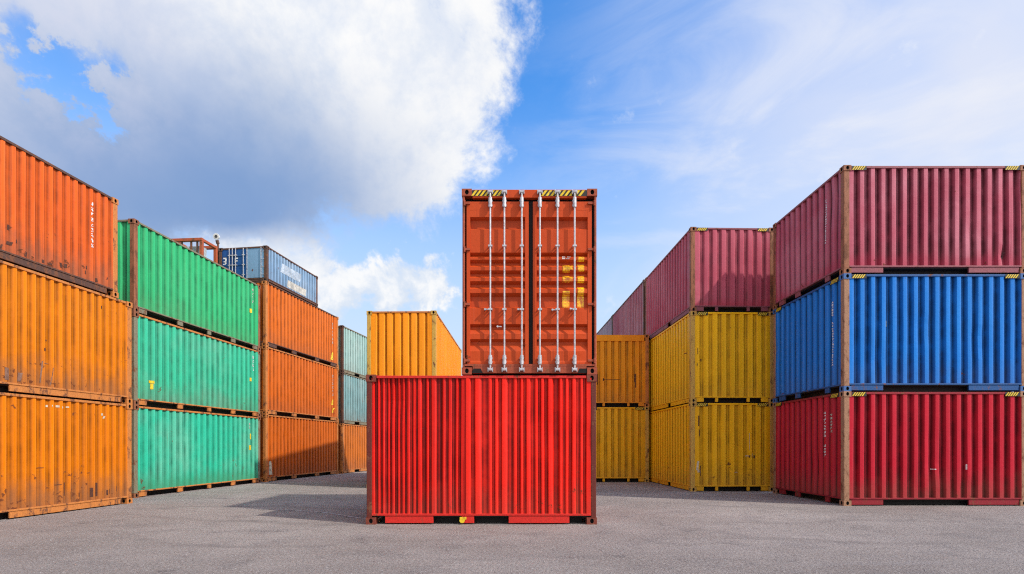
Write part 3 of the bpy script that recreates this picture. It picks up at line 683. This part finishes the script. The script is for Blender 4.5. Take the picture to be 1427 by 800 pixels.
ty = T.node('ShaderNodeSeparateXYZ'); T.l.new(T.v('ADD', tc, T.v('SCALE', T.noise(tc, 0.16, 2, .5, out=1), None)), ty.inputs[0])
ty.inputs[0].links[0].from_node.inputs[1].links[0].from_node.inputs[3].default_value = 5.0
tw = T.m('PINGPONG', T.m('ADD', ty.outputs[1], T.m('MULTIPLY', ty.outputs[0], 0.22)), 1.15)
c = T.mix(T.m('MULTIPLY', T.ramp(tw, 0.20, 0.05), T.ramp(n_big, 0.40, 0.58, 0, 0.26)), c, (0.12, 0.10, 0.095))
# oil stains and cracks
st = T.ramp(T.noise(T.v('ADD', T.v('MULTIPLY', tc, (0.5, 1.3, 1)), (7, 2, 0)), 0.55, 5, 0.65), 0.62, 0.76, 0, 0.42)
c = T.mix(st, c, (0.095, 0.080, 0.078))
vc = T.node('ShaderNodeTexVoronoi', feature='DISTANCE_TO_EDGE'); T.put(vc.inputs['Vector'], T.v('ADD', T.v('MULTIPLY', tc, (0.5, 0.9, 1)), T.v('SCALE', T.noise(tc, 1.2, 4, .6, out=1), None)))
vc.inputs['Scale'].default_value = 0.45
ck = T.m('MULTIPLY', T.ramp(vc.outputs[0], 0.010, 0.002), T.ramp(n_mid, 0.5, 0.65, 0, 0.35))
c = T.mix(ck, c, (0.05, 0.042, 0.042))
hh = T.m('ADD', T.m('MULTIPLY', n_grit, 0.9), T.m('ADD', T.m('MULTIPLY', n_fine, 0.35), T.m('MULTIPLY', n_str, 1.2)))
hh = T.m('ADD', hh, T.m('MULTIPLY', n_mid, 1.2))
finish(m, T, c, 0.88, 0, bump(T, hh, 1.0, 0.045), 0.25)
g = MB(); S = 900
g.quad([(-S, -S, 0), (S, -S, 0), (S, S, 0), (-S, S, 0)])
o = link('ground', g.mesh('ground', m)); o['kind'] = 'structure'
# faded line painted on the ground
pts = [(-5.6, 11.55), (-5.1, 11.38), (-4.5, 11.2), (-3.95, 10.98), (-3.4, 10.55), (-2.85, 10.05), (-2.5, 9.8)]
g = MB(); prev = None
for i, (x, y) in enumerate(pts):
    a0 = Vector(pts[max(0, i-1)]); b0 = Vector(pts[min(len(pts)-1, i+1)]); t = (b0 - a0).normalized(); nrm = Vector((-t.y, t.x)) * 0.035
    cur = (g.vert((x + nrm.x, y + nrm.y, 0.004)), g.vert((x - nrm.x, y - nrm.y, 0.004)))
    if prev: g.face((prev[1], cur[1], cur[0], prev[0]))
    prev = cur
o = link('painted_line', g.mesh('painted_line', plain('worn line paint', (0.42, 0.40, 0.40), 0.8, wear=0.5))); o['kind'] = 'structure'
# loose grit
g = MB(); q = random.Random(9)
gm = plain('grit', (0.30, 0.27, 0.26), 0.9, var=0.6, scale=40)
for _ in range(3600):
    y = 4.8 + 9 * q.random() ** 1.6; x = q.uniform(-0.98, 0.98) * y
    if -2.5 < x < 1.45 and y > 9.17: continue
    r = q.uniform(0.004, 0.012) * (1.6 if q.random() < .05 else 1); hgt = r * q.uniform(0.5, 0.9); t0 = q.random() * 6
    ring = [g.vert((x + r * q.uniform(.7, 1.1) * math.cos(t0 + k * 1.2566), y + r * q.uniform(.7, 1.1) * math.sin(t0 + k * 1.2566), 0.0)) for k in range(5)]
    top = g.vert((x + q.uniform(-.3, .3) * r, y + q.uniform(-.3, .3) * r, hgt))
    for k in range(5): g.face((ring[k], ring[(k+1) % 5], top))
o = link('gravel', g.mesh('gravel', gm)); o['kind'] = 'stuff'; o['label'] = 'fine loose grit scattered over the worn asphalt'; o['category'] = 'gravel'

# ------------------------------------------------------------------ sky and sun
SUN_EL = R(43); SUN_AZ = (0.895, -0.446)
w_ = bpy.data.worlds.new('World'); SCN.world = w_; w_.use_nodes = True
w_.node_tree.nodes.clear(); T = NT(w_.node_tree)
D = T.v('NORMALIZE', T.node('ShaderNodeTexCoord').outputs['Generated'])
sky = T.node('ShaderNodeTexSky', sky_type='NISHITA'); sky.sun_disc = False
sky.sun_elevation = SUN_EL; sky.sun_rotation = math.atan2(SUN_AZ[0], SUN_AZ[1])
sky.air_density = 1.0; sky.dust_density = 0.4; sky.ozone_density = 3.0
SKYK = 0.11
base = T.v('SCALE', sky.outputs[0]); base.node.inputs['Scale'].default_value = SKYK
sx = T.node('ShaderNodeSeparateXYZ'); T.l.new(D, sx.inputs[0]); dz = sx.outputs[2]
base = T.mix(1.0, base, (0.84, 1.90, 2.72), 'MULTIPLY')
warp = T.v('SUBTRACT', T.noise(D, 3.5, 6, 0.6, out=1), (0.5, 0.5, 0.5))
def warped(k):
    n = T.v('SCALE', warp); n.node.inputs['Scale'].default_value = k
    return T.v('ADD', D, n)
D1 = warped(0.16); D2 = warped(0.07)
def blob(c, rx, rz, src, inner=0.0):
    q_ = T.v('MULTIPLY', T.v('SUBTRACT', src, c), (1 / rx, 0.8 / rx, 1 / rz))
    return T.ramp(T.v('LENGTH', q_, out=1), 1.0, inner)
def add(*xs):
    r_ = xs[0]
    for x in xs[1:]: r_ = T.m('ADD', r_, x)
    return r_
def mul(a_, b_): return T.m('MULTIPLY', a_, b_)
# pale air toward the horizon
hz_ = T.ramp(dz, 0.58, 0.14, 0, 0.92)
col = T.mix(hz_, base, (0.66, 0.785, 0.91))
# thin veil on the right
veil = mul(blob((0.58, 0.70, 0.46), 0.56, 0.46, D2), T.ramp(T.noise(T.v('MULTIPLY', D, (1, 1, 2)), 2.2, 4, 0.5, 0.4), 0.25, 0.7, 0.62, 1.0))
col = T.mix(veil, col, (0.79, 0.82, 0.93))
cir = T.noise(T.v('MULTIPLY', D, (1.0, 0.6, 2.6)), 3.2, 8, 0.6, 0.9)
col = T.mix(mul(T.ramp(cir, 0.42, 0.70, 0, 0.75), blob((0.50, 0.74, 0.42), 0.62, 0.50, D2)), col, (0.86, 0.88, 0.95))
# cumulus bank on the left
fb = T.noise(D, 6.5, 10, 0.66, 0.35); fb2 = T.noise(D, 2.6, 6, 0.55); fb3 = T.noise(D, 19.0, 7, 0.62)
low1 = blob((-0.20, 0.935, 0.268), 0.17, 0.085, D1, .2); low2 = blob((-0.37, 0.885, 0.295), 0.17, 0.065, D2, .1); low3 = blob((-0.285, 0.915, 0.255), 0.13, 0.075, D1, .1)
dens = add(mul(blob((-0.175, 0.80, 0.56), 0.26, 0.27, D2, 0.30), 1.0), mul(blob((-0.47, 0.78, 0.45), 0.44, 0.20, D2, 0.3), 1.0), mul(blob((-0.62, 0.62, 0.52), 0.40, 0.32, D2, .3), 0.80),
           mul(low2, 0.35), mul(blob((-0.62, 0.69, 0.36), 0.2, 0.1, D2), 0.4))
hole = mul(blob((-0.555, 0.69, 0.47), 0.17, 0.115, D1, 0.0), T.ramp(add(mul(fb, 0.5), mul(fb3, 0.5)), 0.58, 0.42))
dens = T.m('SUBTRACT', dens, mul(hole, 1.75)); low3 = blob((-0.285, 0.915, 0.255), 0.13, 0.075, D1, .1)
dens = add(dens, mul(T.m('SUBTRACT', fb, 0.5), 1.5), mul(T.m('SUBTRACT', fb3, 0.5), 1.05))
cov = T.ramp(dens, 0.16, 0.72)
shade = T.m('ADD', mul(blob((-0.47, 0.80, 0.385), 0.47, 0.245, D1, 0.12), T.m('SUBTRACT', 1.0, T.m('MAXIMUM', low3, T.m('MAXIMUM', low1, low2)))), mul(T.m('SUBTRACT', fb2, 0.5), 0.3), clamp=True)
lit = T.mix(T.ramp(add(mul(fb, 0.6), mul(fb3, 0.4)), 0.36, 0.60), (0.76, 0.82, 0.93), (0.985, 0.985, 0.985))
lit = T.mix(T.ramp(dz, 0.45, 0.20, 0, 0.45), lit, (0.80, 0.86, 0.95))
fl_ = T.noise(D, 15.0, 8, 0.6, 0.2)
lowm = T.m('MAXIMUM', low3, T.m('MAXIMUM', low1, low2))
covl = T.ramp(T.m('ADD', mul(lowm, 0.75), mul(T.m('SUBTRACT', fl_, 0.5), 2.4)), 0.30, 0.66)
covl = mul(covl, T.ramp(lowm, 0.02, 0.2))
col = T.mix(mul(covl, 0.95), col, T.mix(T.ramp(fl_, 0.44, 0.62), (0.72, 0.80, 0.92), (0.985, 0.985, 0.985)))
ccol = T.mix(T.m('MULTIPLY', shade, 0.97), lit, (0.205, 0.345, 0.63))
col = T.mix(cov, col, ccol)
# lilac veil in the upper left corner
col = T.mix(mul(blob((-0.60, 0.62, 0.55), 0.30, 0.24, D1), T.m('SUBTRACT', 0.55, mul(hole, 0.55))), col, (0.60, 0.63, 0.82))
# a few wisps
wis = mul(T.ramp(T.noise(T.v('MULTIPLY', D, (1.2, 1, 2)), 11, 7, 0.65, 0.5), 0.58, 0.75, 0, 0.7), blob((0.0, 0.92, 0.38), 0.16, 0.08, D2))
col = T.mix(wis, col, (0.85, 0.90, 0.97))
# fill light added in the sky: sun glow, plus brightening behind the camera
sd = Vector((SUN_AZ[0] * math.cos(SUN_EL), SUN_AZ[1] * math.cos(SUN_EL), math.sin(SUN_EL))).normalized()
dt = T.v('DOT_PRODUCT', D, tuple(sd), out=1)
glow = T.ramp(dt, 0.62, 1.0, 0, 1.0)
yb = T.ramp(sx.outputs[1], 0.15, -0.55, 0, 0.70)
col = T.mix(yb, col, (1.22, 1.18, 1.14))
col = T.mix(glow, col, T.mix(1.0, col, (1.2, 1.1, 0.95), 'ADD'))
bg = T.node('ShaderNodeBackground'); T.put(bg.inputs[0], col); bg.inputs[1].default_value = 1.0
ow = T.node('ShaderNodeOutputWorld'); T.l.new(bg.outputs[0], ow.inputs[0])

L = bpy.data.lights.new('sun', 'SUN'); L.energy = 4.1; L.angle = R(1.3); L.color = (1.0, 0.94, 0.85)
lo = bpy.data.objects.new('sun', L); C.objects.link(lo); lo.location = (20, -10, 30)
lo.rotation_euler = (-sd).to_track_quat('-Z', 'Y').to_euler()

# ------------------------------------------------------------------ camera
cam = bpy.data.cameras.new('camera'); co = bpy.data.objects.new('camera', cam); C.objects.link(co)
co.location = (0, 0, 1.33); co.rotation_euler = (R(90), 0, 0)
cam.sensor_width = 36; cam.lens = 36 * 760 / 1427; cam.shift_y = 0.1549; cam.clip_end = 5000
SCN.camera = co
SCN.view_settings.view_transform = 'Standard'; SCN.view_settings.look = 'None'; SCN.view_settings.exposure = 0; SCN.view_settings.gamma = 1
SCN.render.engine = 'CYCLES'
SCN.cycles.max_bounces = 5
SCN.cycles.filter_width = 1.15
SCN.cycles.use_denoising = False
